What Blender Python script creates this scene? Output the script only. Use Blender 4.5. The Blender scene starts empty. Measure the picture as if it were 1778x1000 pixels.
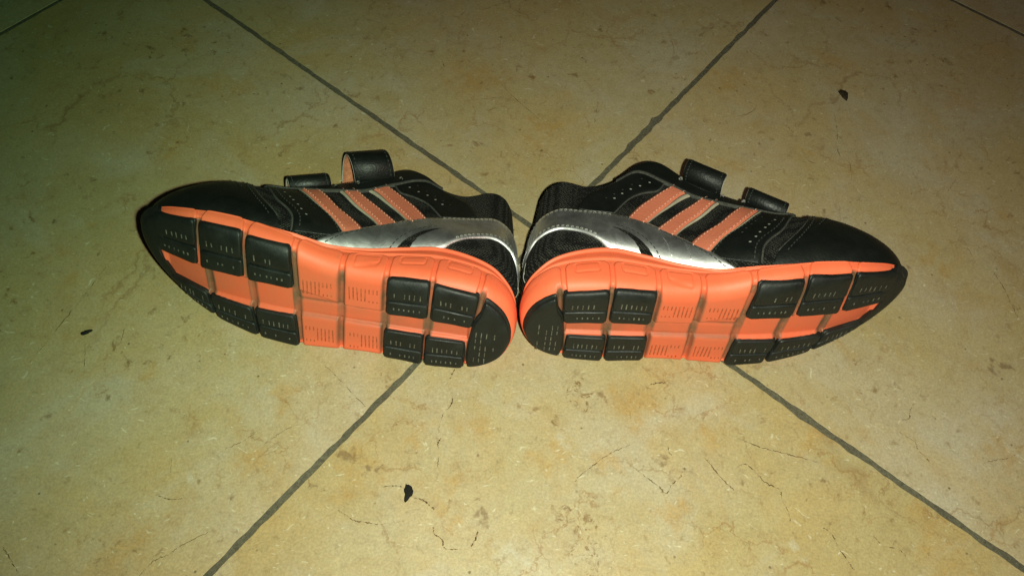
import bpy, math, random
import numpy as np
from mathutils import Matrix, Vector

random.seed(4); RNG = np.random.default_rng(11)
scene = bpy.context.scene
COL = scene.collection

# ---------------------------------------------------------------- camera: hand-held phone, 33 cm above the floor
cam_data = bpy.data.cameras.new('camera'); cam = bpy.data.objects.new('camera', cam_data); COL.objects.link(cam)
CR_ = Vector((0.994864, 0.087141, 0.051497)); CU_ = Vector((-0.101220, 0.856486, 0.506148)); CF_ = Vector((0, 0.508761, -0.860908))
CP_ = Vector((0, 0, 0.33053))
cam.matrix_world = Matrix(((CR_.x, CU_.x, -CF_.x, CP_.x), (CR_.y, CU_.y, -CF_.y, CP_.y), (CR_.z, CU_.z, -CF_.z, CP_.z), (0, 0, 0, 1)))
cam_data.sensor_width = 36; cam_data.lens = 27.086; cam_data.clip_start = .01; cam_data.clip_end = 50
scene.camera = cam

# ---------------------------------------------------------------- light: dark room, the phone's own flash beside the lens
world = bpy.data.worlds.new('World'); scene.world = world; world.use_nodes = True
bg = world.node_tree.nodes['Background']; bg.inputs['Color'].default_value = (.55, .62, .45, 1); bg.inputs['Strength'].default_value = .008
def lamp(name, kind, loc, target, energy, color, **kw):
    d = bpy.data.lights.new(name, kind); d.energy = energy; d.color = color
    for k, v in kw.items(): setattr(d, k, v)
    o = bpy.data.objects.new(name, d); COL.objects.link(o); o.location = loc
    o.rotation_euler = (Vector(target)-Vector(loc)).to_track_quat('-Z', 'Y').to_euler()
    return o
lamp('phone_flash', 'SPOT', CP_+CR_*.020-CU_*.004, (.068, .090, 0), 7.6, (.94, 1, .79), shadow_soft_size=.0035, spot_size=math.radians(110), spot_blend=1.0)
lamp('green_tint_fill', 'SPOT', CP_+CR_*.026-CU_*.006, (-.30, .247, 0), 2.1, (.31, 1, .48), shadow_soft_size=.004, spot_size=math.radians(66), spot_blend=1.0)  # added lamp without a real source, tints the left floor green
lamp('warm_tint_fill', 'AREA', (.9, -.2, .6), (.2, .12, 0), 1.0, (1, .60, .52), size=.3)  # unseen fill lamp, added to warm the right side of the floor
scene.view_settings.view_transform = 'Standard'; scene.view_settings.look = 'None'
scene.view_settings.exposure = 0; scene.view_settings.gamma = 1; scene.view_settings.use_curve_mapping = False
scene.cycles.use_denoising = True

# ---------------------------------------------------------------- node helpers
class NT:
    def __init__(self, name):
        self.m = bpy.data.materials.new(name); self.m.use_nodes = True; self.t = self.m.node_tree
        self.b = self.t.nodes['Principled BSDF']
    def n(self, typ, **kw):
        o = self.t.nodes.new(typ)
        for k, v in kw.items():
            if k in o.inputs.keys() if isinstance(k, str) else False: o.inputs[k].default_value = v
            else: setattr(o, k, v)
        return o
    def l(self, a, b): self.t.links.new(a, b)
    def set(self, **kw):
        for k, v in kw.items(): self.b.inputs[k.replace('_', ' ')].default_value = v
    def math(self, op, a, b=None, clamp=False):
        o = self.t.nodes.new('ShaderNodeMath'); o.operation = op; o.use_clamp = clamp
        for i, v in enumerate((a, b)):
            if v is None: continue
            if isinstance(v, (int, float)): o.inputs[i].default_value = v
            else: self.l(v, o.inputs[i])
        return o.outputs[0]
    def ramp(self, fac, stops, interp='LINEAR'):
        o = self.t.nodes.new('ShaderNodeValToRGB'); o.color_ramp.interpolation = interp
        e = o.color_ramp.elements
        while len(e) < len(stops): e.new(.5)
        for i, (p, c) in enumerate(stops):
            e[i].position = p; e[i].color = (c, c, c, 1) if isinstance(c, (int, float)) else (*c, 1)
        self.l(fac, o.inputs[0]); return o.outputs[0]
    def mix(self, fac, a, b, mode='MIX'):
        o = self.t.nodes.new('ShaderNodeMix'); o.data_type = 'RGBA'; o.blend_type = mode
        for s, v in ((o.inputs[0], fac), (o.inputs[6], a), (o.inputs[7], b)):
            if isinstance(v, (int, float)): s.default_value = v
            elif isinstance(v, tuple): s.default_value = (*v, 1)
            else: self.l(v, s)
        return o.outputs[2]
    def noise(self, vec, scale, detail=4, rough=.55, dist=0):
        o = self.t.nodes.new('ShaderNodeTexNoise'); o.inputs['Scale'].default_value = scale
        o.inputs['Detail'].default_value = detail; o.inputs['Roughness'].default_value = rough; o.inputs['Distortion'].default_value = dist
        self.l(vec, o.inputs['Vector']); return o
    def voro(self, vec, scale, feature='F1', rnd=1):
        o = self.t.nodes.new('ShaderNodeTexVoronoi'); o.feature = feature; o.inputs['Scale'].default_value = scale
        o.inputs['Randomness'].default_value = rnd; self.l(vec, o.inputs['Vector']); return o
    def bump(self, h, strength, dist, prev=None):
        o = self.t.nodes.new('ShaderNodeBump'); o.inputs['Strength'].default_value = strength; o.inputs['Distance'].default_value = dist
        self.l(h, o.inputs['Height'])
        if prev is not None: self.l(prev, o.inputs['Normal'])
        return o.outputs[0]
    def obj(self): return self.t.nodes.new('ShaderNodeTexCoord').outputs['Object']
    def attr(self, name):
        o = self.t.nodes.new('ShaderNodeAttribute'); o.attribute_name = name; return o
    def color(self, c): self.l(c, self.b.inputs['Base Color'])
    def rough(self, c): self.l(c, self.b.inputs['Roughness'])
    def normal(self, c): self.l(c, self.b.inputs['Normal'])

# ---------------------------------------------------------------- materials
def mat_stone():
    k = NT('honed_limestone'); P = k.t.nodes.new('ShaderNodeNewGeometry').outputs['Position']
    info = k.t.nodes.new('ShaderNodeObjectInfo')
    off = k.t.nodes.new('ShaderNodeVectorMath'); off.operation = 'MULTIPLY_ADD'
    comb = k.t.nodes.new('ShaderNodeCombineXYZ'); k.l(info.outputs['Random'], comb.inputs[0]); k.l(info.outputs['Random'], comb.inputs[1])
    k.l(comb.outputs[0], off.inputs[0]); off.inputs[1].default_value = (9, 17, 5); k.l(P, off.inputs[2]); V = off.outputs[0]
    big = k.noise(V, 7, 5, .6, .6); c = k.ramp(big.outputs['Fac'], [(.30, (.60, .44, .19)), (.46, (.64, .51, .26)), (.56, (.65, .53, .31)), (.70, (.69, .60, .42))])
    tone = k.ramp(info.outputs['Random'], [(0, (.97, 1, .97)), (1, (1.03, .99, 1.02))]); c = k.mix(1, c, tone, 'MULTIPLY')
    warm = k.noise(V, 26, 6, .62, 1.2); wm = k.ramp(warm.outputs['Fac'], [(.56, 0), (.70, 1)])
    c = k.mix(k.math('MULTIPLY', wm, .42), c, (.60, .38, .14))
    w2 = k.noise(V, 11, 6, .68, 1.5); c = k.mix(k.math('MULTIPLY', k.ramp(w2.outputs['Fac'], [(.46, 0), (.64, 1)]), .42), c, (.68, .47, .18))
    w3 = k.noise(V, 16, 6, .66, 1.2); c = k.mix(k.math('MULTIPLY', k.ramp(w3.outputs['Fac'], [(.52, 0), (.68, 1)]), .5), c, (.68, .60, .44))
    st = k.attr('stain'); sx = k.t.nodes.new('ShaderNodeSeparateColor'); k.l(st.outputs['Color'], sx.inputs[0])
    br = k.noise(V, 80, 7, .72, 1.0); hi = k.noise(V, 330, 5, .7, .5)
    rag = k.math('ADD', k.math('MULTIPLY', k.math('SUBTRACT', br.outputs['Fac'], .5), 3.0), k.math('MULTIPLY', k.math('SUBTRACT', hi.outputs['Fac'], .5), 3.2))
    def stain(ch, gain, sharp, bias):
        v = k.math('MULTIPLY', sx.outputs[ch], gain); v = k.math('ADD', k.math('SUBTRACT', v, bias), k.math('MULTIPLY', rag, k.math('MINIMUM', sx.outputs[ch], .5)))
        return k.math('MULTIPLY', v, sharp, True)
    c = k.mix(k.math('MULTIPLY', stain(0, 1.0, 1.0, .12), .62), c, (.63, .37, .10))
    c = k.mix(k.math('MULTIPLY', stain(1, 1.0, 2.2, .40), .68), c, (.27, .165, .07))
    c = k.mix(k.math('MULTIPLY', stain(2, 1.0, 1.4, .3), .5), c, (.76, .70, .54))
    # small rust speckle, brown pin holes, pale shell flecks
    sp = k.noise(V, 150, 4, .65, .4); spm = k.ramp(sp.outputs['Fac'], [(.60, 0), (.70, 1)]); zone = k.ramp(k.noise(V, 15, 3, .5, .5).outputs['Fac'], [(.38, .15), (.60, 1)])
    zone = k.math('MAXIMUM', zone, k.math('MULTIPLY', st.outputs['Alpha'], 1.6)); spm = k.math('MAXIMUM', spm, k.math('MULTIPLY', k.ramp(k.noise(V, 230, 5, .75, .8).outputs['Fac'], [(.52, 0), (.6, 1)]), st.outputs['Alpha']))
    c = k.mix(k.math('MULTIPLY', k.math('MULTIPLY', spm, zone), .85, True), c, (.33, .20, .075))
    vo = k.voro(V, 210); pin = k.ramp(vo.outputs['Distance'], [(.06, 1), (.16, 0)]); pk = k.ramp(vo.outputs['Color'], [(.78, 0), (.86, 1)])
    c = k.mix(k.math('MULTIPLY', k.math('MULTIPLY', pin, pk), .8), c, (.16, .10, .045))
    mp = k.t.nodes.new('ShaderNodeMapping'); mp.inputs['Scale'].default_value = (1, 2.6, 1); mp.inputs['Rotation'].default_value = (0, 0, .7)
    wob = k.t.nodes.new('ShaderNodeVectorMath'); wob.operation = 'MULTIPLY_ADD'; wn = k.noise(V, 60, 2); k.l(wn.outputs['Color'], wob.inputs[0]); wob.inputs[1].default_value = (.02, .02, 0); k.l(V, wob.inputs[2])
    k.l(wob.outputs[0], mp.inputs['Vector'])
    fl = k.voro(mp.outputs[0], 230); fm = k.ramp(fl.outputs['Distance'], [(.12, 1), (.24, 0)]); fk = k.ramp(fl.outputs['Color'], [(.60, 0), (.70, 1)])
    c = k.mix(k.math('MULTIPLY', k.math('MULTIPLY', fm, fk), .7), c, (.90, .83, .58))
    # hair cracks
    dv = k.t.nodes.new('ShaderNodeVectorMath'); dv.operation = 'MULTIPLY_ADD'; dn = k.noise(V, 45, 5, .65); k.l(dn.outputs['Color'], dv.inputs[0]); dv.inputs[1].default_value = (.035, .035, 0); k.l(V, dv.inputs[2])
    ck = k.voro(dv.outputs[0], 17, 'DISTANCE_TO_EDGE'); cm = k.ramp(ck.outputs['Distance'], [(.0, 1), (.014, 0)]); cz = k.ramp(k.noise(V, 11, 3).outputs['Fac'], [(.53, 0), (.62, 1)])
    c = k.mix(k.math('MULTIPLY', k.math('MULTIPLY', cm, cz), .6), c, (.36, .21, .08))
    c2 = k.voro(dv.outputs[0], 48, 'DISTANCE_TO_EDGE'); m2_ = k.ramp(c2.outputs['Distance'], [(.0, 1), (.03, 0)]); z2 = k.ramp(k.noise(V, 19, 4, .6, .8).outputs['Fac'], [(.52, 0), (.64, 1)])
    c = k.mix(k.math('MULTIPLY', k.math('MULTIPLY', m2_, z2), .7), c, (.44, .25, .09))
    fine = k.noise(V, 900, 3, .7); fr = k.ramp(fine.outputs['Fac'], [(.25, .76), (.75, 1.16)]); c = k.mix(1, c, fr, 'MULTIPLY')
    m1 = k.noise(V, 70, 5, .7, .6); m2 = k.noise(V, 260, 4, .7, .3)
    c = k.mix(1, c, k.ramp(m1.outputs['Fac'], [(.3, (.93, .90, .84)), (.52, (1, 1, 1)), (.72, (1.04, 1.04, 1.02))]), 'MULTIPLY')
    c = k.mix(1, c, k.ramp(m2.outputs['Fac'], [(.26, .78), (.42, .98), (.6, 1.02), (.76, 1.14)]), 'MULTIPLY')
    c = k.mix(1, c, (.66, .66, .66), 'MULTIPLY')
    k.color(c); rg = k.ramp(k.noise(V, 40, 4).outputs['Fac'], [(.3, .42), (.7, .6)]); k.rough(rg)
    k.set(Specular_IOR_Level=.35)
    h = k.math('ADD', k.math('MULTIPLY', fine.outputs['Fac'], .4), k.math('MULTIPLY', k.math('MULTIPLY', pin, pk), -1.2))
    k.normal(k.bump(h, .35, .0006)); return k.m
def mat_grout():
    k = NT('cement_grout'); P = k.t.nodes.new('ShaderNodeNewGeometry').outputs['Position']
    n = k.noise(P, 650, 5, .75); m = k.noise(P, 30, 4)
    c = k.ramp(n.outputs['Fac'], [(.3, (.062, .056, .034)), (.7, (.18, .164, .105))])
    c = k.mix(k.ramp(m.outputs['Fac'], [(.45, 0), (.7, .5)]), c, (.06, .05, .03))
    k.color(c); k.set(Roughness=.9); k.normal(k.bump(n.outputs['Fac'], .9, .001)); return k.m
def mat_foam():
    k = NT('coral_foam'); O = k.obj(); d = k.attr('dirt')
    n = k.noise(O, 60, 5, .65); g = k.noise(O, 420, 3, .6)
    c = k.ramp(n.outputs['Fac'], [(.3, (.88, .146, .060)), (.7, (.95, .182, .082))])
    dm = k.math('MULTIPLY', d.outputs['Fac'], k.ramp(n.outputs['Fac'], [(.25, .45), (.58, 1)]), True)
    c = k.mix(k.math('MULTIPLY', dm, .95), c, (.13, .088, .05))
    scuff = k.ramp(k.noise(O, 140, 4, .7, 1.5).outputs['Fac'], [(.58, 0), (.72, .6)]); c = k.mix(k.math('MULTIPLY', scuff, k.ramp(k.noise(O, 25, 3).outputs['Fac'], [(.42, 0), (.6, 1)])), c, (.50, .17, .085))
    k.color(c); k.set(Roughness=.52, Specular_IOR_Level=.4); k.b.inputs['Subsurface Weight'].default_value = .0
    k.normal(k.bump(g.outputs['Fac'], .12, .0005)); return k.m
def mat_rubber():
    k = NT('black_rubber'); O = k.obj(); n = k.noise(O, 90, 5, .7); g = k.noise(O, 700, 3)
    c = k.ramp(n.outputs['Fac'], [(.35, (.005, .007, .006)), (.62, (.008, .011, .009)), (.8, (.022, .023, .018))])
    k.color(c); k.rough(k.ramp(n.outputs['Fac'], [(.3, .42), (.7, .68)])); k.normal(k.bump(g.outputs['Fac'], .25, .0005)); return k.m
def mat_scuffed():
    k = NT('scuffed_black_rubber'); O = k.obj(); n = k.noise(O, 120, 6, .75, 1.2); g = k.noise(O, 700, 3)
    c = k.ramp(n.outputs['Fac'], [(.40, (.005, .007, .006)), (.60, (.012, .014, .012)), (.70, (.09, .09, .075))])
    k.color(c); k.set(Roughness=.62); k.normal(k.bump(n.outputs['Fac'], .5, .0008)); return k.m
def mat_leather(name, a, b, rough=.48, spec=.45):
    k = NT(name); O = k.obj(); n = k.noise(O, 45, 4); v = k.voro(O, 900, 'F1', .9); w = k.noise(O, 160, 5, .6)
    c = k.ramp(n.outputs['Fac'], [(.3, a), (.7, b)]); k.color(c); k.rough(k.ramp(w.outputs['Fac'], [(.3, rough-.07), (.7, rough+.12)]))
    k.set(Specular_IOR_Level=spec)
    h = k.math('ADD', v.outputs['Distance'], k.math('MULTIPLY', w.outputs['Fac'], 1.5)); k.normal(k.bump(h, .17, .0006)); return k.m
def mat_mesh():
    k = NT('black_knit_mesh'); O = k.obj()
    mp = k.t.nodes.new('ShaderNodeMapping'); mp.inputs['Rotation'].default_value = (0, .5, 0); mp.inputs['Scale'].default_value = (1, .55, 1.35); k.l(O, mp.inputs['Vector'])
    v = k.voro(mp.outputs[0], 900, 'F1', .3); n = k.noise(O, 1500, 2)
    c = k.ramp(v.outputs['Distance'], [(.15, (.075, .076, .062)), (.42, (.014, .015, .012)), (.6, (.002, .002, .002))])
    lint = k.voro(O, 520); lk = k.math('MULTIPLY', k.ramp(lint.outputs['Distance'], [(.05, 1), (.1, 0)]), k.ramp(lint.outputs['Color'], [(.9, 0), (.93, 1)]))
    c = k.mix(k.math('MULTIPLY', lk, .55), c, (.16, .15, .11))
    k.color(c); k.set(Roughness=.85, Specular_IOR_Level=.25); k.normal(k.bump(k.math('MULTIPLY', v.outputs['Distance'], -1.0), .9, .0014)); return k.m
def mat_silver():
    k = NT('silver_foil'); O = k.obj(); n = k.noise(O, 120, 5, .6, .4); m = k.noise(O, 30, 3)
    k.color(k.ramp(m.outputs['Fac'], [(.3, (.93, .94, .96)), (.7, (1, 1, 1))])); k.set(Metallic=1.0); k.rough(k.ramp(n.outputs['Fac'], [(.3, .40), (.7, .50)]))
    k.normal(k.bump(n.outputs['Fac'], .18, .0014)); return k.m
def mat_plain(name, a, rough=.8, var=.25, scale=300):
    k = NT(name); n = k.noise(k.obj(), scale, 4, .7)
    lo = tuple(v*(1-var) for v in a); hi = tuple(min(1, v*(1+var)) for v in a)
    k.color(k.ramp(n.outputs['Fac'], [(.3, lo), (.7, hi)])); k.set(Roughness=rough, Specular_IOR_Level=.3); k.normal(k.bump(n.outputs['Fac'], .4, .0006)); return k.m
M = dict(stone=mat_stone(), grout=mat_grout(), foam=mat_foam(), rubber=mat_rubber(), scuffed=mat_scuffed(), mesh=mat_mesh(), silver=mat_silver(),
    leather=mat_leather('black_leather', (.0045, .006, .005), (.008, .010, .008)),
    orange=mat_leather('coral_leather', (.68, .19, .105), (.76, .23, .135), .5, .35),
    cream=mat_plain('cream_piping', (.40, .36, .27), .7, .15), grey=mat_plain('grey_felt_edge', (.055, .055, .047), .9, .5, 700),
    thread_dark=mat_plain('dark_thread', (.03, .035, .03), .8), thread_pale=mat_plain('pale_thread', (.45, .45, .40), .8), thread_coral=mat_plain('coral_thread', (.68, .34, .24), .8),
    lining=mat_plain('black_lining', (.012, .012, .011), .95), peach=mat_plain('peach_strap_lining', (.55, .21, .11), .9, .3, 500), pale=mat_plain('pale_edge', (.42, .42, .37), .7),
    dust=mat_plain('pale_dust', (.115, .11, .08), .95, .8, 350), slit=mat_plain('coral_dirt', (.40, .095, .035), .9, .5, 500), crack=mat_plain('crack_dirt', (.13, .085, .04), 1, .5, 250),
    black=mat_plain('black_dirt', (.008, .008, .006), .9), brown=mat_plain('brown_husk', (.03, .02, .01), .7))

# ---------------------------------------------------------------- object helpers
def tag(o, label=None, cat=None, group=None, kind=None):
    for k, v in (('label', label), ('category', cat), ('group', group), ('kind', kind)):
        if v: o[k] = v
    return o
def mesh_obj(name, V, F, mat, parent=None, smooth=True, attrs=None):
    me = bpy.data.meshes.new(name); me.from_pydata([tuple(map(float, v)) for v in V], [], F)
    if smooth: me.polygons.foreach_set('use_smooth', [True]*len(me.polygons))
    me.materials.append(M[mat])
    for an, arr in (attrs or {}).items():
        a = me.color_attributes.new(an, 'FLOAT_COLOR', 'POINT'); a.data.foreach_set('color', np.asarray(arr, np.float32).ravel())
    me.update(); o = bpy.data.objects.new(name, me); COL.objects.link(o)
    if parent is not None: o.parent = parent
    return o
def grid_faces(n, m, closed=False):
    F = []
    for i in range(n if closed else n-1):
        a = i*m; b = ((i+1) % n)*m
        for j in range(m-1): F.append((a+j, a+j+1, b+j+1, b+j))
    return F

# ---------------------------------------------------------------- shoe geometry (millimetres)
def cr(P, n, closed=False):
    """Catmull-Rom through the rows of P, n samples"""
    P = np.asarray(P, float); m = len(P)
    u = np.linspace(0, m if closed else m-1, n, endpoint=not closed)
    i = np.minimum(u.astype(int), m-1 if closed else m-2); f = (u-i)[:, None]
    g = (lambda k: P[k % m]) if closed else (lambda k: P[np.clip(k, 0, m-1)])
    a, b, c, d = g(i-1), g(i), g(i+1), g(i+2)
    return .5*((2*b)+(c-a)*f+(2*a-5*b+4*c-d)*f**2+(3*b-a-3*c+d)*f**3)

NS = 720
# station: outline x, y, top of the sidewall | opening x, y, z | chord share of the top handle
STN = [
 (0, 27, 12.5,    9, 33, 76),
 (1.6, 36, 13.5,  10.5, 39, 78),
 (6, 43, 16,   15, 44, 81),
 (14, 48.2, 20,  22, 46.3, 81),
 (26, 50.4, 23.5,  34, 46.8, 75),
 (40, 51, 25,  47, 46.5, 80),
 (55, 50.4, 22,  60, 45.5, 94),
 (70, 50.2, 17.5,  71, 44.5, 97),
 (86, 52, 13.5,  85, 44.5, 82),
 (102, 57.5, 11,  99, 45, 72),
 (120, 61.3, 10.3,  112, 45.5, 64.5),
 (138, 62.6, 11,  121, 44.5, 59),
 (154, 60.5, 12,  126, 42, 56),
 (166, 55.2, 15,  128.5, 39.5, 54.5),
 (173.3, 46.5, 20,  129, 37.5, 54),
 (172, 36, 19,  128.5, 35.5, 54),
 (164.5, 25, 16,  126, 33.5, 54.5),
 (152, 14.8, 13,  121, 32.5, 56),
 (137, 6.6, 11.5,  112, 31.5, 60),
 (119, 1.6, 11,  99, 30.5, 67),
 (101, -0.2, 12,  85, 29.5, 75),
 (84, 0.6, 14.5,  71, 28.5, 85),
 (69, 1.4, 18.5,  60, 26.5, 84),
 (54, .8, 22,  47, 23.5, 73),
 (40, -.4, 25,  34, 22.5, 67),
 (26, .4, 24,  22, 23, 71),
 (14, 3.4, 22,  15, 25, 75),
 (5.5, 9.5, 16,  10.5, 28, 76),
 (1.4, 18, 13.5,  9, 30, 76),
]
STN = np.array(STN, float)
SP = cr(STN, NS, True)
OUT = SP[:, :2]
_t = np.roll(OUT, -1, 0)-np.roll(OUT, 1, 0); _t /= np.linalg.norm(_t, axis=1)[:, None]
NRM = np.stack([-_t[:, 1], _t[:, 0]], 1)           # outward normal (medial side runs heel to toe)
def rocker(x):
    return 2.36*np.maximum(0, x-95)**2/1000+.4*np.maximum(0, 26-x)**2/1000
def outline_dist(x, y):
    """inset of plan points from the outline (positive inside)"""
    x = np.atleast_1d(x); y = np.atleast_1d(y)
    d = np.hypot(x[:, None]-OUT[None, :, 0], y[:, None]-OUT[None, :, 1])
    i = d.argmin(1)
    v = np.stack([x-OUT[i, 0], y-OUT[i, 1]], 1)
    return -(v*NRM[i]).sum(1), i
MEDW = np.clip((OUT[:, 1]-22)/20, 0, 1)              # 1 on the medial flank
RND = 3.0+4.5*MEDW*np.clip((150-OUT[:, 0])/25, 0.15, 1)                               # edge rounding radius of the bottom
def bottom_z(x, y):
    d, i = outline_dist(x, y)
    R = RND[i]; k = np.clip(R-d, 0, R*.999)
    return rocker(np.atleast_1d(x))+(R-np.sqrt(R*R-k*k))*.9
_ins = 5.2-3.4*np.clip((OUT[:, 0]-125)/30, 0, 1)
F3 = np.column_stack([OUT-NRM*_ins[:, None], SP[:, 2]-1.0])   # feather line
O3 = SP[:, 3:6].copy()
def upper_grid(nt, kz=(1, 1), off=0.0, s_idx=None, t=None):
    """upper surface sampled at outline indices and heights t -> (len(s), len(t), 3)"""
    s_idx = np.arange(NS) if s_idx is None else s_idx
    t = np.linspace(0, 1, nt) if t is None else t
    F = F3; O = O3.copy(); O[:, 2] = F[:, 2]+(O[:, 2]-F[:, 2])*(kz[0]+(kz[1]-kz[0])*np.clip((O[:, 0]-20)/40, 0, 1))
    h = (O[:, 2]-F[:, 2])[:, None]; hd = (F-O); hd[:, 2] = 0
    w = np.clip(np.linalg.norm(hd, axis=1)/30, 0, 1)[:, None]**1.3
    N3 = np.column_stack([NRM, np.zeros(NS)]); up = np.array([[0, 0, 1.]])
    P1 = F+up*(.42+.26*w)*h+N3*(1.2+2.5*w)
    P2 = O+hd*(.55-.02*w)+N3*1.6*(1-w)-up*h*(.36*(1-w)+.03*w)
    t_ = np.asarray(t)[None, :, None]
    tt = np.asarray(t)[None, :, None]; roll = (4.8*(1-.8*w[s_idx]))[:, None, :]*(tt/.125)*np.exp(1-tt/.125)*N3[s_idx][:, None, :]    # rolls out over the midsole edge
    f = lambda A: A[s_idx][:, None, :]
    return (1-t_)**3*f(F)+3*(1-t_)**2*t_*f(P1)+3*(1-t_)*t_**2*f(P2)+t_**3*f(O)+roll
CRACKS = [
 (0.5,[(-22.8,148.3),(-24.4,143.2)]),(0.6,[(-22.2,134.4),(-22.0,131.8),(-23.7,128.0)]),(0.3,[(-25.0,126.8),(-26.1,120.6),(-26.0,116.6)]),
 (0.55,[(-24.6,114.2),(-25.7,111.9),(-24.9,109.3)]),(0.3,[(-24.5,105.9),(-24.4,101.1)]),(0.5,[(-45.9,90.5),(-42.3,91.3),(-39.1,91.3),(-36.8,90.3)]),
 (0.5,[(-32.4,86.8),(-28.8,86.7),(-25.8,84.7),(-23.3,83.2)]),(0.4,[(-63.3,78.7),(-59.7,76.8),(-55.8,75.2),(-50.4,74.8),(-44.1,74.8),(-35.5,77.0)]),
 (0.55,[(-22.7,75.7),(-21.9,73.1),(-19.9,72.0),(-18.2,70.8),(-17.4,68.3),(-14.8,67.3),(-10.1,68.2)]),(0.6,[(-3.8,75.8),(-4.6,72.9),(-5.8,69.5)]),
 (0.55,[(68.3,150.2),(71.3,151.4),(76.4,152.7)]),(0.4,[(35.5,100.7),(38.6,104.6),(43.6,109.2),(49.1,114.1),(54.8,117.7),(59.6,120.2)]),
 (0.4,[(63.4,108.8),(68.2,105.5),(72.8,102.6),(75.6,99.9),(78.5,104.2),(82.3,108.4),(83.4,112.3)]),(0.35,[(76.9,121.0),(77.3,118.5),(78.7,117.7)]),
 (0.45,[(111.0,128.0),(117.0,126.0),(125.1,124.3),(134.8,122.8),(144.5,121.1)]),(0.45,[(93.6,117.6),(95.9,115.0),(100.5,109.3),(105.8,104.6)]),
 (0.45,[(107.7,114.9),(111.5,116.8),(115.3,114.1),(119.8,109.6),(126.0,106.6),(126.8,102.3),(128.8,97.8),(129.5,93.6)]),
 (0.45,[(143.5,91.9),(146.8,89.9),(149.5,83.7),(152.7,78.8),(154.6,75.7)]),
 (0.35,[(184.5,139.7),(191.3,135.1),(191.6,132.2),(195.0,128.2),(196.3,126.3)]),(0.4,[(221.6,128.9),(227.0,130.7),(233.2,132.2),(237.1,134.4)]),
 (0.45,[(193.9,154.6),(191.5,150.7),(190.4,147.0),(187.2,145.7)]),(0.35,[(165.2,90.6),(168.6,87.1),(174.7,86.2),(178.1,83.6)]),
 (0.35,[(-140.1,77.5),(-136.0,76.4),(-132.1,76.4),(-128.5,77.1)]),(0.3,[(-136.3,45.4),(-132.4,51.4),(-127.5,54.3),(-123.5,58.3),(-114.2,64.7)]),
 (0.25,[(-117.2,99.7),(-109.8,104.6),(-104.8,110.2)]),(0.35,[(-193.2,50.7),(-188.4,46.3),(-183.6,41.9)]),(0.25,[(-138.5,94.2),(-137.1,87.2)]),
 (0.25,[(-101.4,103.0),(-94.4,110.4),(-88.7,114.0)]),(0.3,[(-199.3,183.7),(-203.5,167.7),(-209.4,148.5),(-215.1,130.5)]),
 (0.25,[(-194.1,142.4),(-189.2,127.8)]),(0.25,[(-179.1,152.0),(-178.4,144.8)]),(0.35,[(250.4,234.1),(253.4,225.3),(255.0,215.9),(256.5,208.0)]),
 (0.35,[(242.0,294.0),(236.9,286.6)]),(0.25,[(-18.9,333.3),(-9.8,323.4),(-0.4,314.6),(10.8,303.8)]),(0.25,[(-31.8,318.7),(-14.9,323.6)]),
 (0.35,[(38.8,325.0),(37.5,308.3)]),(0.45,[(-55.4,346.8),(-53.3,342.6)]),(0.4,[(144.2,326.7),(148.7,323.7),(153.5,318.1)]),
 (0.3,[(179.4,335.0),(179.2,320.8),(177.6,312.3),(179.0,303.0),(183.2,299.6),(182.8,287.1)]),
 (0.3,[(126.9,339.5),(133.2,336.7),(125.6,328.4),(111.6,325.1)]),(0.3,[(-84.1,144.7),(-72.3,135.3),(-60.6,125.6)]),
]
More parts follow.
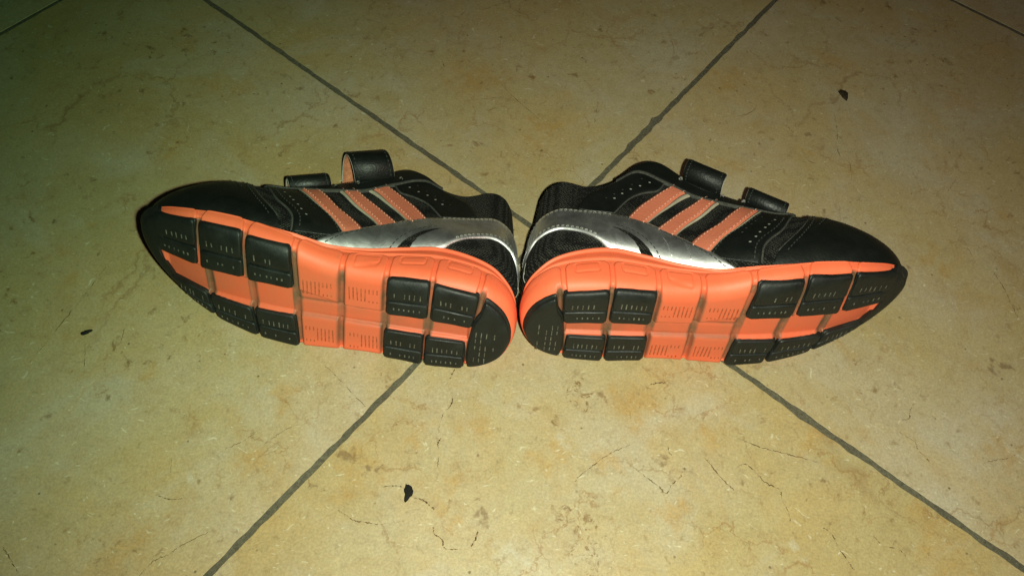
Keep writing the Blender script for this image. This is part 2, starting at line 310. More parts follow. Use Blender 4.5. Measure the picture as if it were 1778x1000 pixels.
STAINS = [
 ('o',-60.3,98.4,5.5),('b',-51.7,97.4,3.2),('b',-65.6,101.6,3.7),('o',-62.8,83.2,3.1),('o',-36.7,114.5,3.8),('o',-9.7,120.3,4.3),('o',-18.1,96.1,3.2),
 ('o',-17.7,78.8,4.5),('b',-4.8,81.0,3.6),('b',35.5,142.8,7.0),('o',61.3,140.3,8.0),('b',72.5,116.1,2.9),('b',75.8,113.5,1.7),('b',-7.5,108.0,1.1),
 ('b',-5.7,97.6,0.7),('o',22.7,109.9,4.3),('b',39.0,84.5,8.2),('b',43.1,70.8,8.0),('p',28.9,118.4,3.8),('p',10.5,65.9,6.2),('o',50.2,109.8,4.8),
 ('o',79.2,92.1,4.6),('b',45.5,140.7,3.0),('o',146.6,131.7,5.9),('b',147.6,112.5,1.8),('b',140.9,110.6,1.3),('b',149.2,109.8,1.0),
 ('b',137.4,104.2,0.8),('b',137.5,89.6,0.7),('b',114.1,147.5,1.0),('o',194.6,80.7,7.1),('o',190.1,97.7,5.7),('o',230.2,137.1,6.9),
 ('b',110.0,107.8,1.5),('p',129.9,81.8,3.1),('o',97.3,127.4,4.2),('b',-120.5,117.3,1.4),('o',-103.4,95.4,4.2),('o',-88.9,94.1,1.7),
 ('b',-123.8,84.6,1.4),('b',-108.8,80.7,2.1),('o',-97.2,125.7,4.9),('b',-196.0,106.3,2.3),('b',-171.4,115.0,0.6),('b',-176.1,117.9,2.0),
 ('o',-143.2,54.9,5.8),('p',-129.4,87.5,2.3),('b',-202.4,90.7,1.1),('b',-169.1,162.9,2.2),('o',-215.1,171.1,4.0),('o',-214.6,206.5,3.7),
 ('b',-232.4,207.6,1.9),('b',-205.2,190.8,1.4),('b',-176.0,140.1,1.3),('b',-191.0,141.9,1.2),('o',-225.7,190.2,3.6),('b',-166.8,139.1,1.1),
 ('b',-180.6,136.3,0.6),('b',-195.3,128.4,0.8),('o',-159.2,131.1,2.8),('b',205.4,233.3,1.4),('o',218.9,239.6,5.8),('b',252.8,237.0,0.9),
 ('b',217.8,177.5,1.1),('b',261.0,290.1,1.1),('b',207.9,272.1,0.7),('b',240.7,178.9,4.3),('o',266.1,276.2,4.9),('b',-94.5,387.9,1.2),
 ('b',-22.6,372.2,0.8),('b',3.1,377.5,0.9),('b',21.5,392.8,0.9),('b',-24.1,348.0,0.8),('b',17.7,363.3,0.7),('b',-4.7,280.5,0.7),
 ('o',-36.0,333.6,10.1),('o',7.8,302.6,6.1),('b',-108.1,318.3,0.6),('b',-63.3,336.5,0.6),('b',-53.6,308.2,0.6),('b',-29.9,333.5,1.0),
 ('b',160.5,316.9,2.4),('b',133.3,306.8,1.3),('b',255.7,391.1,3.3),('b',244.3,391.4,2.1),('b',238.5,410.3,1.5),('o',186.0,383.0,7.0),
 ('b',229.8,439.0,2.5),('b',185.7,437.1,2.7),('o',117.6,356.1,6.7),('b',121.4,346.1,1.6),('o',160.5,304.6,3.7),('b',103.9,306.6,1.7),
 ('o',259.0,357.7,8.0),('b',257.2,419.0,2.2),('b',249.9,329.6,0.9),('b',228.4,301.1,0.9),('o',112.9,291.7,5.2),('b',282.4,335.7,0.9),
 ('b',-209.2,347.9,3.0),('b',-205.3,335.3,2.3),('b',-226.4,333.8,2.5),('o',-206.8,343.6,6.3),('b',-221.2,299.1,1.4),('b',-193.9,292.4,2.4),
 ('b',-202.7,287.8,1.0),('o',-181.9,309.6,6.1),('b',-132.9,312.9,2.3),('b',-143.9,321.5,2.5),('b',-140.5,309.7,1.6),('b',-156.8,305.0,1.0),
 ('b',-265.0,244.7,2.8),('b',-239.0,236.4,1.8),('b',-250.5,290.2,1.6),('b',-202.1,275.0,2.1),('b',-258.6,341.1,2.1),('b',-242.1,344.3,1.0),
 ('o',-164.7,312.0,5.1),('b',-201.3,255.6,1.9),('b',-190.4,264.7,1.3),('b',-246.3,255.4,0.9),('b',-294.9,298.5,1.2),('o',-189.7,261.0,4.8),
 ('o',-69.2,101.3,1.5),('o',-65.1,104.1,1.5),('o',-61.0,102.1,1.5),('o',-56.4,102.6,1.5),('o',-52.4,101.1,1.5),('o',-48.7,97.2,1.5),
 ('o',-47.9,92.6,1.5),('o',-49.3,87.8,1.4),('o',-53.0,87.0,1.4),('o',-68.1,95.7,1.5),('o',-62.6,86.9,1.4),('o',-64.0,82.2,1.4),('o',-60.4,82.6,1.4),
 ('b',-69.2,101.3,0.7),('b',-61.0,102.1,0.7),('b',-52.4,101.1,0.7),('b',-47.9,92.6,0.7),('b',-53.0,87.0,0.7),('b',-62.6,86.9,0.7),
 ('b',-60.4,82.6,0.7),
]
# ---------------------------------------------------------------- floor: limestone tiles in a cement bed
TILE = .33; JOINT = .0031; TH = math.radians(-34.23021); TO = np.array([.01361, .22921])
TA = np.array([math.cos(TH), math.sin(TH)]); TB = np.array([-TA[1], TA[0]])
S_ = 3.0
floor = mesh_obj('floor', [(-S_, -S_, -.00028), (S_, -S_, -.00028), (S_, S_, -.00028), (-S_, S_, -.00028)], [(0, 1, 2, 3)], 'grout', smooth=False)
tag(floor, 'floor of beige limestone tiles laid diagonally with grey grout joints', 'floor', kind='structure')
CHIPS = [(65.1, 307.7, 5, 1.3), (73, 318, 4, 1.2), (137.7, 142.4, 6, 1.0), (123.4, 396.7, 3, .9), (57, 299, 5, 1.0), (160, 128, 4, .8), (-90, 60, 4, .7)]
def edge_noise(n, seed):
    r = np.random.default_rng(seed); v = np.convolve(r.normal(size=n+24), np.hanning(9)/4, 'same')[12:-12]
    w = np.convolve(r.normal(size=n+80), np.hanning(31)/15, 'same')[40:-40]
    return np.clip(v, -1, 2)*.0004+np.abs(w)*.0005
def make_tile(i, j, n, fine):
    h = TILE-JOINT; g = np.linspace(0, h, n); X, Y = np.meshgrid(g, g, indexing='ij')
    X = X.copy(); Y = Y.copy(); sd = 100+i*17+j*5
    c0 = TO+TA*(i*TILE+JOINT/2)+TB*(j*TILE+JOINT/2)
    if fine:
        def push(line, axis, sgn, seed):
            e = edge_noise(n, seed)
            wx = c0[0]+X[line]*TA[0]+Y[line]*TB[0]; wy = c0[1]+X[line]*TA[1]+Y[line]*TB[1]
            for cx, cy, r, dep in CHIPS:
                e = e+dep/1000*np.exp(-((wx*1000-cx)**2+(wy*1000-cy)**2)/r**2)*(.6+.5*RNG.random(n))
            e[0] = e[-1] = .0004
            (X if axis == 0 else Y)[line] += sgn*e
        push((0, slice(None)), 0, 1, sd+1); push((-1, slice(None)), 0, -1, sd+2); push((slice(None), 0), 1, 1, sd+3); push((slice(None), -1), 1, -1, sd+4)
    V = np.column_stack([X.ravel(), Y.ravel(), np.zeros(n*n)])
    # border loop -> eased arris -> side
    loop = [a*n for a in range(n)]+[(n-1)*n+b for b in range(1, n)]+[a*n+n-1 for a in range(n-2, -1, -1)]+[b for b in range(n-2, 0, -1)]
    L = V[loop]; ctr = np.array([h/2, h/2, 0]); d = L-ctr; dn = np.sign(d)*(np.abs(d) > h/2-.004); dn[:, 2] = 0
    r1 = L+dn*.00014+[0, 0, -.00012]; r2 = L+dn*.0002+[0, 0, -.012]
    k = len(loop); base = len(V); V = np.vstack([V, r1, r2]); F = grid_faces(n, n)
    F = [tuple(reversed(f)) for f in F]
    for q in range(k):
        q2 = (q+1) % k
        F.append((loop[q], base+q, base+q2, loop[q2])); F.append((base+q, base+k+q, base+k+q2, base+q2))
    attrs = None
    if fine:
        wx = (c0[0]+V[:, 0]*TA[0]+V[:, 1]*TB[0])*1000; wy = (c0[1]+V[:, 0]*TA[1]+V[:, 1]*TB[1])*1000
        col = np.zeros((len(V), 4), np.float32)
        ux, uy = wx.copy(), wy.copy()
        for fr, am in ((.31, 4.2), (.73, 2.2), (1.6, 1.0)):            # ragged outlines
            ux = ux+am*np.sin(fr*wy*1.1+1.7*np.sin(fr*wx*.8)+fr*7); uy = uy+am*np.sin(fr*wx*1.07+1.5*np.sin(fr*wy*.9)+fr*3)
        for t, sx, sy, r in STAINS:
            if t == 'b' and r > 5.5: t = 's'                            # broad ones are fields of specks
            k_ = min(1, r/6); d2 = (wx+(ux-wx)*k_-sx)**2+(wy+(uy-wy)*k_-sy)**2; ch = 'obps'.index(t); r = r*{'o': 1.35, 's': 1.2}.get(t, 1)
            col[:, ch] = np.maximum(col[:, ch], np.exp(-d2/(r*r*1.1))*{'o': .85}.get(t, 1))
        attrs = {'stain': col}
    o = mesh_obj('tile', V, F, 'stone', floor, smooth=False, attrs=attrs)
    o.location = (c0[0], c0[1], 0); o.rotation_euler = (0, 0, TH); return o
FINE = {(-1, -1), (0, -1), (-1, 0), (0, 0)}
tiles = {}; plain = None
for i in range(-4, 4):
    for j in range(-3, 4):
        if (i, j) in FINE: tiles[i, j] = make_tile(i, j, 262, True)
        elif plain is None: plain = tiles[i, j] = make_tile(i, j, 30, True)
        else:
            o = plain.copy(); COL.objects.link(o); o.parent = floor
            c0 = TO+TA*(i*TILE+JOINT/2)+TB*(j*TILE+JOINT/2); o.location = (c0[0], c0[1], 0); tiles[i, j] = o
def tile_of(x, y):
    w = np.array([x, y])-TO; return tiles[int(math.floor(w@TA/TILE)), int(math.floor(w@TB/TILE))]
def add_child_world(o, parent, mw=None):
    o.parent = parent; o.matrix_parent_inverse = (Matrix.Translation(parent.location) @ parent.rotation_euler.to_matrix().to_4x4()).inverted()
for w, pts in CRACKS:                                                  # open hair cracks and scratches, dirt-filled
    P = cr(np.array(pts, float), max(14, len(pts)*12)); P += RNG.normal(size=P.shape)*.16
    T = np.gradient(P, axis=0); T /= np.linalg.norm(T, axis=1)[:, None]+1e-9; Nn = np.column_stack([-T[:, 1], T[:, 0]])
    n = len(P); wd = w*.52*np.clip(.6+.55*np.convolve(RNG.normal(size=n), np.ones(3)/1.7, 'same'), .1, 1.3)*np.sin(np.linspace(.12, math.pi-.12, n))**.4
    a = P+Nn*wd[:, None]; b = P-Nn*wd[:, None]; V = np.column_stack([np.stack([a, b], 1).reshape(-1, 2)/1000, np.full(2*n, .00008)])
    o = mesh_obj('crack', V, grid_faces(n, 2), 'crack', smooth=False); add_child_world(o, tile_of(*(P[n//2]/1000)))

def crumb(name, x, y, rx, ry, h, rot, mat, label, notch=0.0):
    n = 22; a = np.linspace(0, 2*math.pi, n, endpoint=False); r = 1+.13*np.sin(3*a+1)+.07*RNG.normal(size=n)-notch*np.exp(-((a-3.6)/.5)**2)
    V = []
    for f, z in ((1, .0001), (.93, .45*h), (.6, .9*h), (.25, h)):
        for q in range(n): V.append((rx*f*r[q]*math.cos(a[q]), ry*f*r[q]*math.sin(a[q]), z*(1+.15*math.sin(5*a[q]))))
    V.append((0, 0, h)); F = []
    for L in range(3):
        for q in range(n): q2 = (q+1) % n; F.append((L*n+q, L*n+q2, (L+1)*n+q2, (L+1)*n+q))
    for q in range(n): F.append((3*n+q, 3*n+(q+1) % n, 4*n))
    F.append(tuple(range(n-1, -1, -1)))
    o = mesh_obj(name, V, F, mat); o.location = (x, y, 0); o.rotation_euler = (0, 0, rot); return tag(o, label, 'crumb')
crumb('crumb', -.0355, .0889, .0020, .0037, .0008, -.05, 'black', 'black leaf-shaped flake lying on the tile in front of the shoes', .25)
crumb('crumb', .1871, .3532, .0024, .0043, .0013, .35, 'brown', 'dark seed-like crumb on the tile behind the right shoe')
crumb('crumb', -.1957, .1480, .0026, .0011, .0009, .45, 'black', 'tiny black crumb on the tile left of the left shoe toe')

# ---------------------------------------------------------------- one sneaker
class Upper:
    NT_ = 121
    def __init__(self, kz):
        self.G = upper_grid(self.NT_, kz)
        ds = np.roll(self.G, -1, 0)-np.roll(self.G, 1, 0); dt = np.gradient(self.G, axis=1)
        N = np.cross(dt, ds); N /= np.linalg.norm(N, axis=2)[..., None]+1e-9
        mid = self.G[100, 60]; s = N[100, 60]; self.N = N*(1 if s[1] > 0 else -1)
    def ev(self, s, t, off=0.0):
        s = np.asarray(s, float) % NS; t = np.clip(np.asarray(t, float), 0, 1)*(self.NT_-1)
        i = np.floor(s).astype(int) % NS; i2 = (i+1) % NS; f = (s-np.floor(s))[..., None]
        j = np.minimum(t.astype(int), self.NT_-2); g = (t-j)[..., None]
        def q(A): return (A[i, j]*(1-f)+A[i2, j]*f)*(1-g)+(A[i, j+1]*(1-f)+A[i2, j+1]*f)*g
        return q(self.G)+q(self.N)*np.asarray(off)[..., None] if np.ndim(off) else q(self.G)+q(self.N)*off
    def nrm(self, s, t):
        i = int(round(s)) % NS; j = int(round(np.clip(t, 0, 1)*(self.NT_-1))); return self.N[i, j]

# tread pads in plan: medial edge then lateral edge (heel side first)
PADS = {
 'b1': [(18, 45), (36.5, 47.6), (37.4, 28.6), (20, 27.6)], 'b2': [(40, 48.2), (57, 47.4), (57.4, 28.8), (40.4, 29)],
 'l1': [(22.3, 18), (39, 17.6), (39.3, .4), (22.5, 1.8)], 'l2': [(41.4, 18.4), (58, 18.6), (58.4, 2), (42, .8)],
 'f3': [(101, 55.4), (118.6, 58), (119.8, 35.8), (100.4, 35.4)], 'f2': [(122, 59.2), (139.6, 59.8), (142.6, 35.8), (123, 36.4)],
 'f1': [(143, 60.2), (163.5, 56.4), (163, 38.4), (145.2, 36.3)],
 'g3': [(100.4, 19), (117.8, 19), (116.6, 2.8), (99.6, 1.2)], 'g2': [(120.8, 18.6), (140, 20.2), (137.6, 7.8), (119, 3)],
 'g1': [(142.4, 21), (160, 25.2), (153.5, 15.8), (140.2, 8.6)],
}
GRV = [((16.0, 45), (20.5, 3)), ((38.3, 48), (40.2, 1)), ((58.6, 48), (59.4, 2)), ((78, 48), (79.5, 2)), ((98.9, 56), (98.4, 1)), ((120.3, 59), (118.4, 3)), ((141.3, 60), (139.6, 8))]
def groove(x, y):
    g = np.zeros_like(x)
    for (xa, ya), (xb, yb) in GRV:
        xc = xa+(xb-xa)*(ya-y)/(ya-yb); g = np.maximum(g, np.exp(-((x-xc)/1.25)**4))
    return g
def smooth01(v): v = np.clip(v, 0, 1); return v*v*(3-2*v)
def channel(x, y):
    lo = np.interp(x, [18, 60, 98, 150, 166], [19.3, 19.6, 20, 21, 27]); hi = np.interp(x, [18, 58, 75, 100, 150, 166], [27.2, 28, 28.5, 34.6, 35.2, 40])
    e = 1.0; w = smooth01((y-lo)/e+.5)*smooth01((hi-y)/e+.5)*smooth01((x-20)/1.5)*smooth01((162.5-x)/1.5)
    # ribs that cross the channel
    return w
N2 = 2*NS
SP2 = cr(STN, N2, True); OUT2 = SP2[:, :2]
_t2 = np.roll(OUT2, -1, 0)-np.roll(OUT2, 1, 0); _t2 /= np.linalg.norm(_t2, axis=1)[:, None]; NRM2 = np.stack([-_t2[:, 1], _t2[:, 0]], 1)
up2 = lambda A: np.interp(np.arange(N2)/2, np.arange(NS+1), np.append(A, A[0]))
RND2 = up2(RND); MED2 = up2(MEDW)
PODX = [-12, 17.2, 38.6, 58.8, 78.3, 98.8, 120.2, 141.2, 163, 190]         # flex grooves as met on the flank
def pods(x, u, utop):
    """how far each flank point lies inside a moulded pod (mm, positive inside)"""
    best = np.full_like(x, -9.)
    for a, b in zip(PODX[:-1], PODX[1:]):
        qx = np.abs(x-(a+b)/2)-(b-a)/2+1.1; qu = u-utop; r = 3.0
        ax = np.maximum(qx+r, 0); au = np.maximum(qu+r, 0); sd = np.hypot(ax, au)-r+np.minimum(np.maximum(qx+r, qu+r), 0)
        best = np.maximum(best, -sd)
    return best
def flank_relief(si, u):
    zb = rocker(OUT2[si, 0])+RND2[si]*.9; hh = SP2[si, 2]-zb; x = OUT2[si, 0]
    utop = hh*np.where(x > 100, .46, .50); d = pods(x, u, utop)
    rel = -1.35*(1-smooth01(d/.6+.5))*smooth01((hh*.93-u)/1.2)                       # moulding drops away round each pod
    rel += 1.0*smooth01((u-utop-.9)/1.4)*smooth01((hh-u)/.9+.2)                     # soft welt along the top
    for xc in (27.9, 48.7, 68.5):
        q = np.hypot(np.maximum(np.abs(x-xc)-4.2, 0), np.maximum(np.abs(u-utop+3.7)-1.3, 0)); rel += -.38*np.exp(-((q-1.2)/.42)**2)*(x < 75)
    return rel*np.clip(MED2[si]*1.4, 0, 1)
def sidewall(si, v):
    """flank of the midsole: outline index (double resolution), height share 0..1 -> mm"""
    si = np.asarray(si) % N2; zb = rocker(OUT2[si, 0])+RND2[si]*.9; zt = SP2[si, 2]; z = zb+(zt-zb)*v
    x = OUT2[si, 0]; y = OUT2[si, 1]
    ins = 1.5*v**2-.55*np.sin(math.pi*np.clip(v, 0, 1))+.9*groove(x, y)*smooth01((.6-v)/.16)*(1-np.clip(MED2[si]*1.4, 0, 1))
    ins = ins-flank_relief(si, (zt-zb)*v)
    p = OUT2[si]-NRM2[si]*ins[:, None]
    return np.column_stack([p, z])

class Shoe:
    def __init__(self, origin, Mx, sign, kz, label, group):
        self.sign = sign; X, Y, Z = [np.array(c) for c in np.array(Mx).T]
        self.W = np.column_stack([X, Y, Z]); self.O = np.array(origin)
        R = Matrix([[X[i], Y[i]*sign, Z[i]] for i in range(3)])
        self.e = bpy.data.objects.new('sneaker', None); COL.objects.link(self.e); self.e.empty_display_size = .02
        self.e.matrix_world = Matrix.Translation(Vector(origin)) @ R.to_4x4()
        tag(self.e, label, 'shoe', group); self.U = Upper(kz)
    def part(self, name, V, F, mat, parent=None, layer=0, smooth=True, attrs=None, label=None, kind=None):
        V = np.asarray(V, float)/1000
        w = self.O+V@self.W.T; lim = .0004+layer*.00025; low = w[:, 2] < lim
        if low.any(): w[low, 2] = lim; V = (w-self.O)@self.W        # soft upper pressed flat where it lies on the floor
        V = V.copy(); V[:, 1] *= self.sign
        if self.sign < 0: F = [tuple(reversed(f)) for f in F]
        o = mesh_obj(name, V, F, mat, parent or self.e, smooth, attrs)
        return tag(o, label, kind=kind)
    # ---- strips lying on the upper
    def band(self, name, A, B, n, m, off, mat, parent=None, layer=2, label=None, kind=None, ends=True):
        a = cr(A, n); b = cr(B, n); g = np.linspace(0, 1, m); g = np.concatenate([[0], g, [1]])
        s = a[:, None, 0]*(1-g)+b[:, None, 0]*g; t = a[:, None, 1]*(1-g)+b[:, None, 1]*g
        o = np.full((n, m+2), off); o[:, 0] = o[:, -1] = -.35; o[:, 1] *= .75; o[:, -2] *= .75
        if ends:
            s = np.vstack([s[:1], s, s[-1:]]); t = np.vstack([t[:1], t, t[-1:]]); o = np.vstack([np.full((1, m+2), -.35), o, np.full((1, m+2), -.35)]); n += 2
        P = self.U.ev(s, t, o).reshape(-1, 3)
        F = grid_faces(n, m+2)
        # outward facing check
        f = F[len(F)//2]; nn = np.cross(P[f[1]]-P[f[0]], P[f[2]]-P[f[0]])
        c = (n//2)*(m+2)+(m//2); nref = self.U.nrm(s.ravel()[c], t.ravel()[c])
        if nn@nref < 0: F = [tuple(reversed(q)) for q in F]
        return self.part(name, P, F, mat, parent, layer, label=label, kind=kind)
    def stitches(self, line, off, mat, parent, pitch=2.6, length=1.7, wid=.5, t_in=0):
        P = cr(line, 400); W = self.U.ev(P[:, 0], P[:, 1], off); d = np.concatenate([[0], np.cumsum(np.linalg.norm(np.diff(W, axis=0), axis=1))])
        V = []; F = []
        for a in np.arange(.8, d[-1]-length, pitch):
            i, j = np.searchsorted(d, [a, a+length]); j = min(j, 399); i = min(i, j-1); p, q = W[i], W[j]; u = (q-p)/(np.linalg.norm(q-p)+1e-9)
            nn = self.U.nrm(P[i, 0], P[i, 1]); v = np.cross(u, nn); b = len(V)
            for k, (f, hgt) in enumerate(((0, -.1), (.2, .28), (.8, .28), (1, -.1))):
                c = p+(q-p)*f+nn*hgt
                V += [c+v*wid/2, c-v*wid/2]
            for k in range(3): F.append((b+2*k, b+2*k+1, b+2*k+3, b+2*k+2))
            for k in range(0, 3):   # flanks down to the surface
                pass
        return self.part('stitching', V, F, mat, parent, 3, kind='stuff')
    def dots(self, name, pts, off, mat, parent, r=.55):
        V = []; F = []
        for s, t in pts:
            c = self.U.ev(np.array([s]), np.array([t]), off)[0]; n = self.U.nrm(s, t); u = np.cross(n, [0, 0, 1.]); u /= np.linalg.norm(u); v = np.cross(n, u); b = len(V)
            for k in range(10):
                a = 2*math.pi*k/10; V.append(c+(u*math.cos(a)*1.15+v*math.sin(a)*.85)*r)
            F.append(tuple(range(b, b+10)))
        return self.part(name, V, F, mat, parent, 3, smooth=False)
    # ---- pads on the bottom
    def pad(self, name, poly, h, mat, parent=None, rc=2.2, base=-1.2, layer=0, label=None):
        P = np.array(poly, float); m = len(P); pts = []
        for i in range(m):
            p0, p1, p2 = P[i-1], P[i], P[(i+1) % m]; a = (p0-p1)/np.linalg.norm(p0-p1); b = (p2-p1)/np.linalg.norm(p2-p1)
            r = min(rc, .42*np.linalg.norm(p0-p1), .42*np.linalg.norm(p2-p1)); s, e = p1+a*r, p1+b*r
            for f in np.linspace(0, 1, 6): pts.append((1-f)**2*s+2*f*(1-f)*p1+f*f*e)
        Q = []
        for i in range(len(pts)):                                     # subdivide long edges so the pad follows the curved sole
            a, b = pts[i], pts[(i+1) % len(pts)]; k = max(1, int(np.linalg.norm(b-a)/2.5))
            for q in range(k): Q.append(a+(b-a)*q/k)
        Q = np.array(Q); n = len(Q); c = P.mean(0); Q = Q+np.convolve(RNG.normal(size=n+4), np.ones(5)/5, 'valid')[:, None]*(.22 if m < 8 else .06)*(Q-c)/np.linalg.norm(Q-c, axis=1)[:, None]
        d = c-Q; dl = np.linalg.norm(d, axis=1)[:, None]
        V = []
        for ins, f, hh in ((0, 0, -base), (0, 0, -h*.55), (.35, 0, -h*.9), (.9, 0, -h), (0, .3, -h), (0, .6, -h), (0, .85, -h)):
            R = Q+d/dl*np.minimum(ins, dl*.5) if ins or not f else Q+d*f
            V.append(np.column_stack([R, bottom_z(R[:, 0], R[:, 1])+hh]))
        V = np.vstack(V+[np.array([[c[0], c[1], bottom_z(c[0], c[1])[0]-h]])]); F = []
        for L in range(6):
            for q in range(n): q2 = (q+1) % n; F.append((L*n+q, L*n+q2, (L+1)*n+q2, (L+1)*n+q))
        for q in range(n): F.append((6*n+q, 6*n+(q+1) % n, 7*n))
        f0 = np.cross(V[F[-1][1]]-V[F[-1][0]], V[F[-1][2]]-V[F[-1][0]])
        if f0[2] > 0: F = [tuple(reversed(f)) for f in F]
        return self.part(name, V, F, mat, parent, layer, label=label)
    def ticks(self, boxes, h, mat, parent, name='tread_marks'):
        V = []; F = []
        for x, y, lx, ly in boxes:
            b = len(V); sk = RNG.normal()*.03
            for z in (0, 1):
                k = 1 if z == 0 else .8
                for sx, sy in ((-1, -1), (1, -1), (1, 1), (-1, 1)):
                    px, py = x+sx*lx/2*k*(1+.25*sy*sk*3)+sy*ly*sk*.4, y+sy*ly/2*k; V.append((px, py, bottom_z(px, py)[0]-h-(.16 if z else -.2)))
            F += [(b, b+1, b+5, b+4), (b+1, b+2, b+6, b+5), (b+2, b+3, b+7, b+6), (b+3, b, b+4, b+7), (b+7, b+6, b+5, b+4)]
        return self.part(name, V, F, mat, parent, 1, smooth=False, kind='stuff')

    def build_sole(self):
        # midsole: bottom rings from the spine out to the edge, then the flank and the top lip
        sx = np.clip(OUT2[:, 0], 24, 150); sy = np.interp(sx, [24, 60, 100, 150], [25, 25, 28.5, 36]); A = np.column_stack([sx, sy]); rings = []; dirt = []
        fs = np.concatenate([np.linspace(0, .66, 34), np.linspace(.68, 1, 26)]); ar = np.arange(N2)
        for f in fs:
            P = A+(OUT2-A)*f; x, y = P[:, 0], P[:, 1]; z = bottom_z(x, y); g = groove(x, y); c = channel(x, y)
            d, _ = outline_dist(x, y); edge = np.clip((RND2-d)/RND2, 0, 1)
            rec = np.maximum(2.5*g*(1-edge*np.clip(MED2*1.4, 0, 1)), 1.9*c+.6*c*g)*smooth01(d/2.5+.25)
            arch = smooth01((x-58)/3)*smooth01((100-x)/3)
            lp = np.exp(-((y-19.6)/.8)**2)+np.exp(-((y-28)/.8)**2); rec = rec+.5*lp*arch*smooth01(d/4)
            rel = flank_relief(ar, -d*1.25)*smooth01(edge*1.6)
            nx = np.column_stack([NRM2*edge[:, None], -(1-edge)]); nx /= np.linalg.norm(nx, axis=1)[:, None]
            rings.append(np.column_stack([x, y, z+rec])+nx*rel[:, None])
            blk = 1-arch*.55
            dirt.append(np.clip(1.8*np.maximum(g, .7*np.maximum(groove(x+.9, y), groove(x-.9, y)))*blk*smooth01((d-.5)/5)+.30*c*(1-arch)*(x < 62)+.10*c+.4*lp*arch*(1-g)+.20*smooth01(d/9)+.12*arch*smooth01(d/12), 0, 1))
        for v in np.linspace(.03, 1, 34):
            W = sidewall(ar, np.full(N2, v)); rings.append(W); dirt.append(.10*groove(W[:, 0], W[:, 1])*(1-v))
        top = rings[-1]; rings.append(np.column_stack([top[:, :2]-NRM2*.7, top[:, 2]+.35])); rings.append(np.column_stack([top[:, :2]-NRM2*2.2, top[:, 2]+.2])); rings.append(np.column_stack([top[:, :2]-NRM2*4.5, top[:, 2]-1.5])); dirt += [np.zeros(N2)]*3
        n = len(rings); V = np.stack(rings, 1).reshape(-1, 3); D = np.stack(dirt, 1).ravel(); col = np.column_stack([D, D, D, np.ones(len(D))])
        F = [tuple(reversed(f)) for f in grid_faces(N2, n, True)]
        ms = self.part('midsole', V, F, 'foam', attrs={'dirt': col}, label='coral foam midsole with flex grooves')
        # dirty slits moulded into the arch pods
        bx = []
        for x0, x1 in ((61.5, 75.5), (82, 96)):
            for k, x in enumerate(np.linspace(x0+.8, x1-.8, 8)):
                bx.append((x, 36.6 if k > 2 else 38.8, .55, 8.0 if k > 2 else 3.0)); bx.append((x, 33.2, .55, 1.0)) if k <= 2 else None
                bx.append((x, 9.5 if k < 5 else 12.5, .55, 8.4 if k < 5 else 2.4)); bx.append((x, 5.2, .55, 1.4)) if k >= 5 else None
        self.ticks(bx, .02, 'slit', ms)
        for key, q in PADS.items():
            q = np.array(q, float); q = q+np.array([(-.85, .5), (.85, .5), (.85, -.5), (-.85, -.5)])
            def bil(u, v): return (q[0]*(1-u)+q[1]*u)*(1-v)+(q[3]*(1-u)+q[2]*u)*v
            p = self.pad('outsole_pad', q, .6, 'rubber', rc=1.8)
            cut = .58 if key[0] in 'bf' else .52
            self.pad('lug', [bil(.015, 0), bil(.985, 0), bil(.985, cut-.03), bil(.015, cut-.03)], 1.75, 'rubber', p, rc=2.0)
            self.pad('lug', [bil(.0, cut+.03), bil(.985, cut+.03), bil(.97, .99), bil(.03, .99)], 1.55, 'rubber', p, rc=1.6)
            bx = []
            for k in range(6):
                u = .2+.6*k/5+.01*RNG.normal(); a, b = bil(u, cut*.70), bil(u, cut+(1-cut)*.5)
                if RNG.random() < .9: bx.append((a[0], a[1], .45+.2*RNG.random(), 2.2+1.4*RNG.random()))
                if RNG.random() < .85: bx.append((b[0], b[1], .5+.25*RNG.random(), .8+.6*RNG.random()))
            self.ticks(bx, 1.68, 'dust', p)
        # D-shaped heel pad
        idx = [i for i in range(NS//2) if OUT[i, 0] < 14.5][::6]; lat = [i for i in range(NS//2, NS) if OUT[i, 0] < 19.5][::6]
        ring = [OUT[i]-NRM[i]*(1.0+2.6*MEDW[i]) for i in lat]+[OUT[i]-NRM[i]*(1.0+2.6*MEDW[i]) for i in idx]
        H = ring+[np.array(p) for p in ((15.4, 40), (16.2, 36), (18.4, 32), (19.4, 28), (20.6, 18), (20.6, 8))]
        hp = self.pad('outsole_pad', H, .9, 'rubber', rc=.8, label='rounded black heel pad')
        self.pad('lug', [np.array((12.5, 21))+(np.array(p)-np.array((12.5, 21)))*.93 for p in H], 1.9, 'rubber', hp, rc=.8)
        self.ticks([(x, y, .5, 2.0+1.6*RNG.random()) for x in (17, 14.6, 12.2, 8.6) for y in (9.5, 13.2, 17, 21, 24.5) if RNG.random() < .8], 1.84, 'dust', hp)
        # toe rubber: pad under the tip and a guard that wraps up the flank
        med = [i for i in range(NS) if OUT[i, 0] > 161 and OUT[i, 1] > 46][::5]; la = [i for i in range(NS) if OUT[i, 0] > 153 and OUT[i, 1] <= 46][::5]
        ring = [OUT[i]-NRM[i]*.6 for i in med+la]; inner = [np.array(p) for p in ((152.5, 17.5), (158.4, 25.5), (162.2, 31.5), (163.6, 37), (160.5, 41), (160, 47), (160.5, 54))]
        tp = self.pad('toe_guard', ring+inner, 1.35, 'rubber', rc=.8, label='black rubber toe guard')
        m2 = [i for i in range(N2) if OUT2[i, 0] > 154 and OUT2[i, 1] > 40]; l2_ = [i for i in range(N2) if OUT2[i, 0] > 140 and OUT2[i, 1] < 46]
        sr = np.arange(min(m2), max(l2_)); vs = np.linspace(0, 1.0, 10); Vw = []; x = OUT2[sr, 0]; ismed = OUT2[sr, 1] > 44
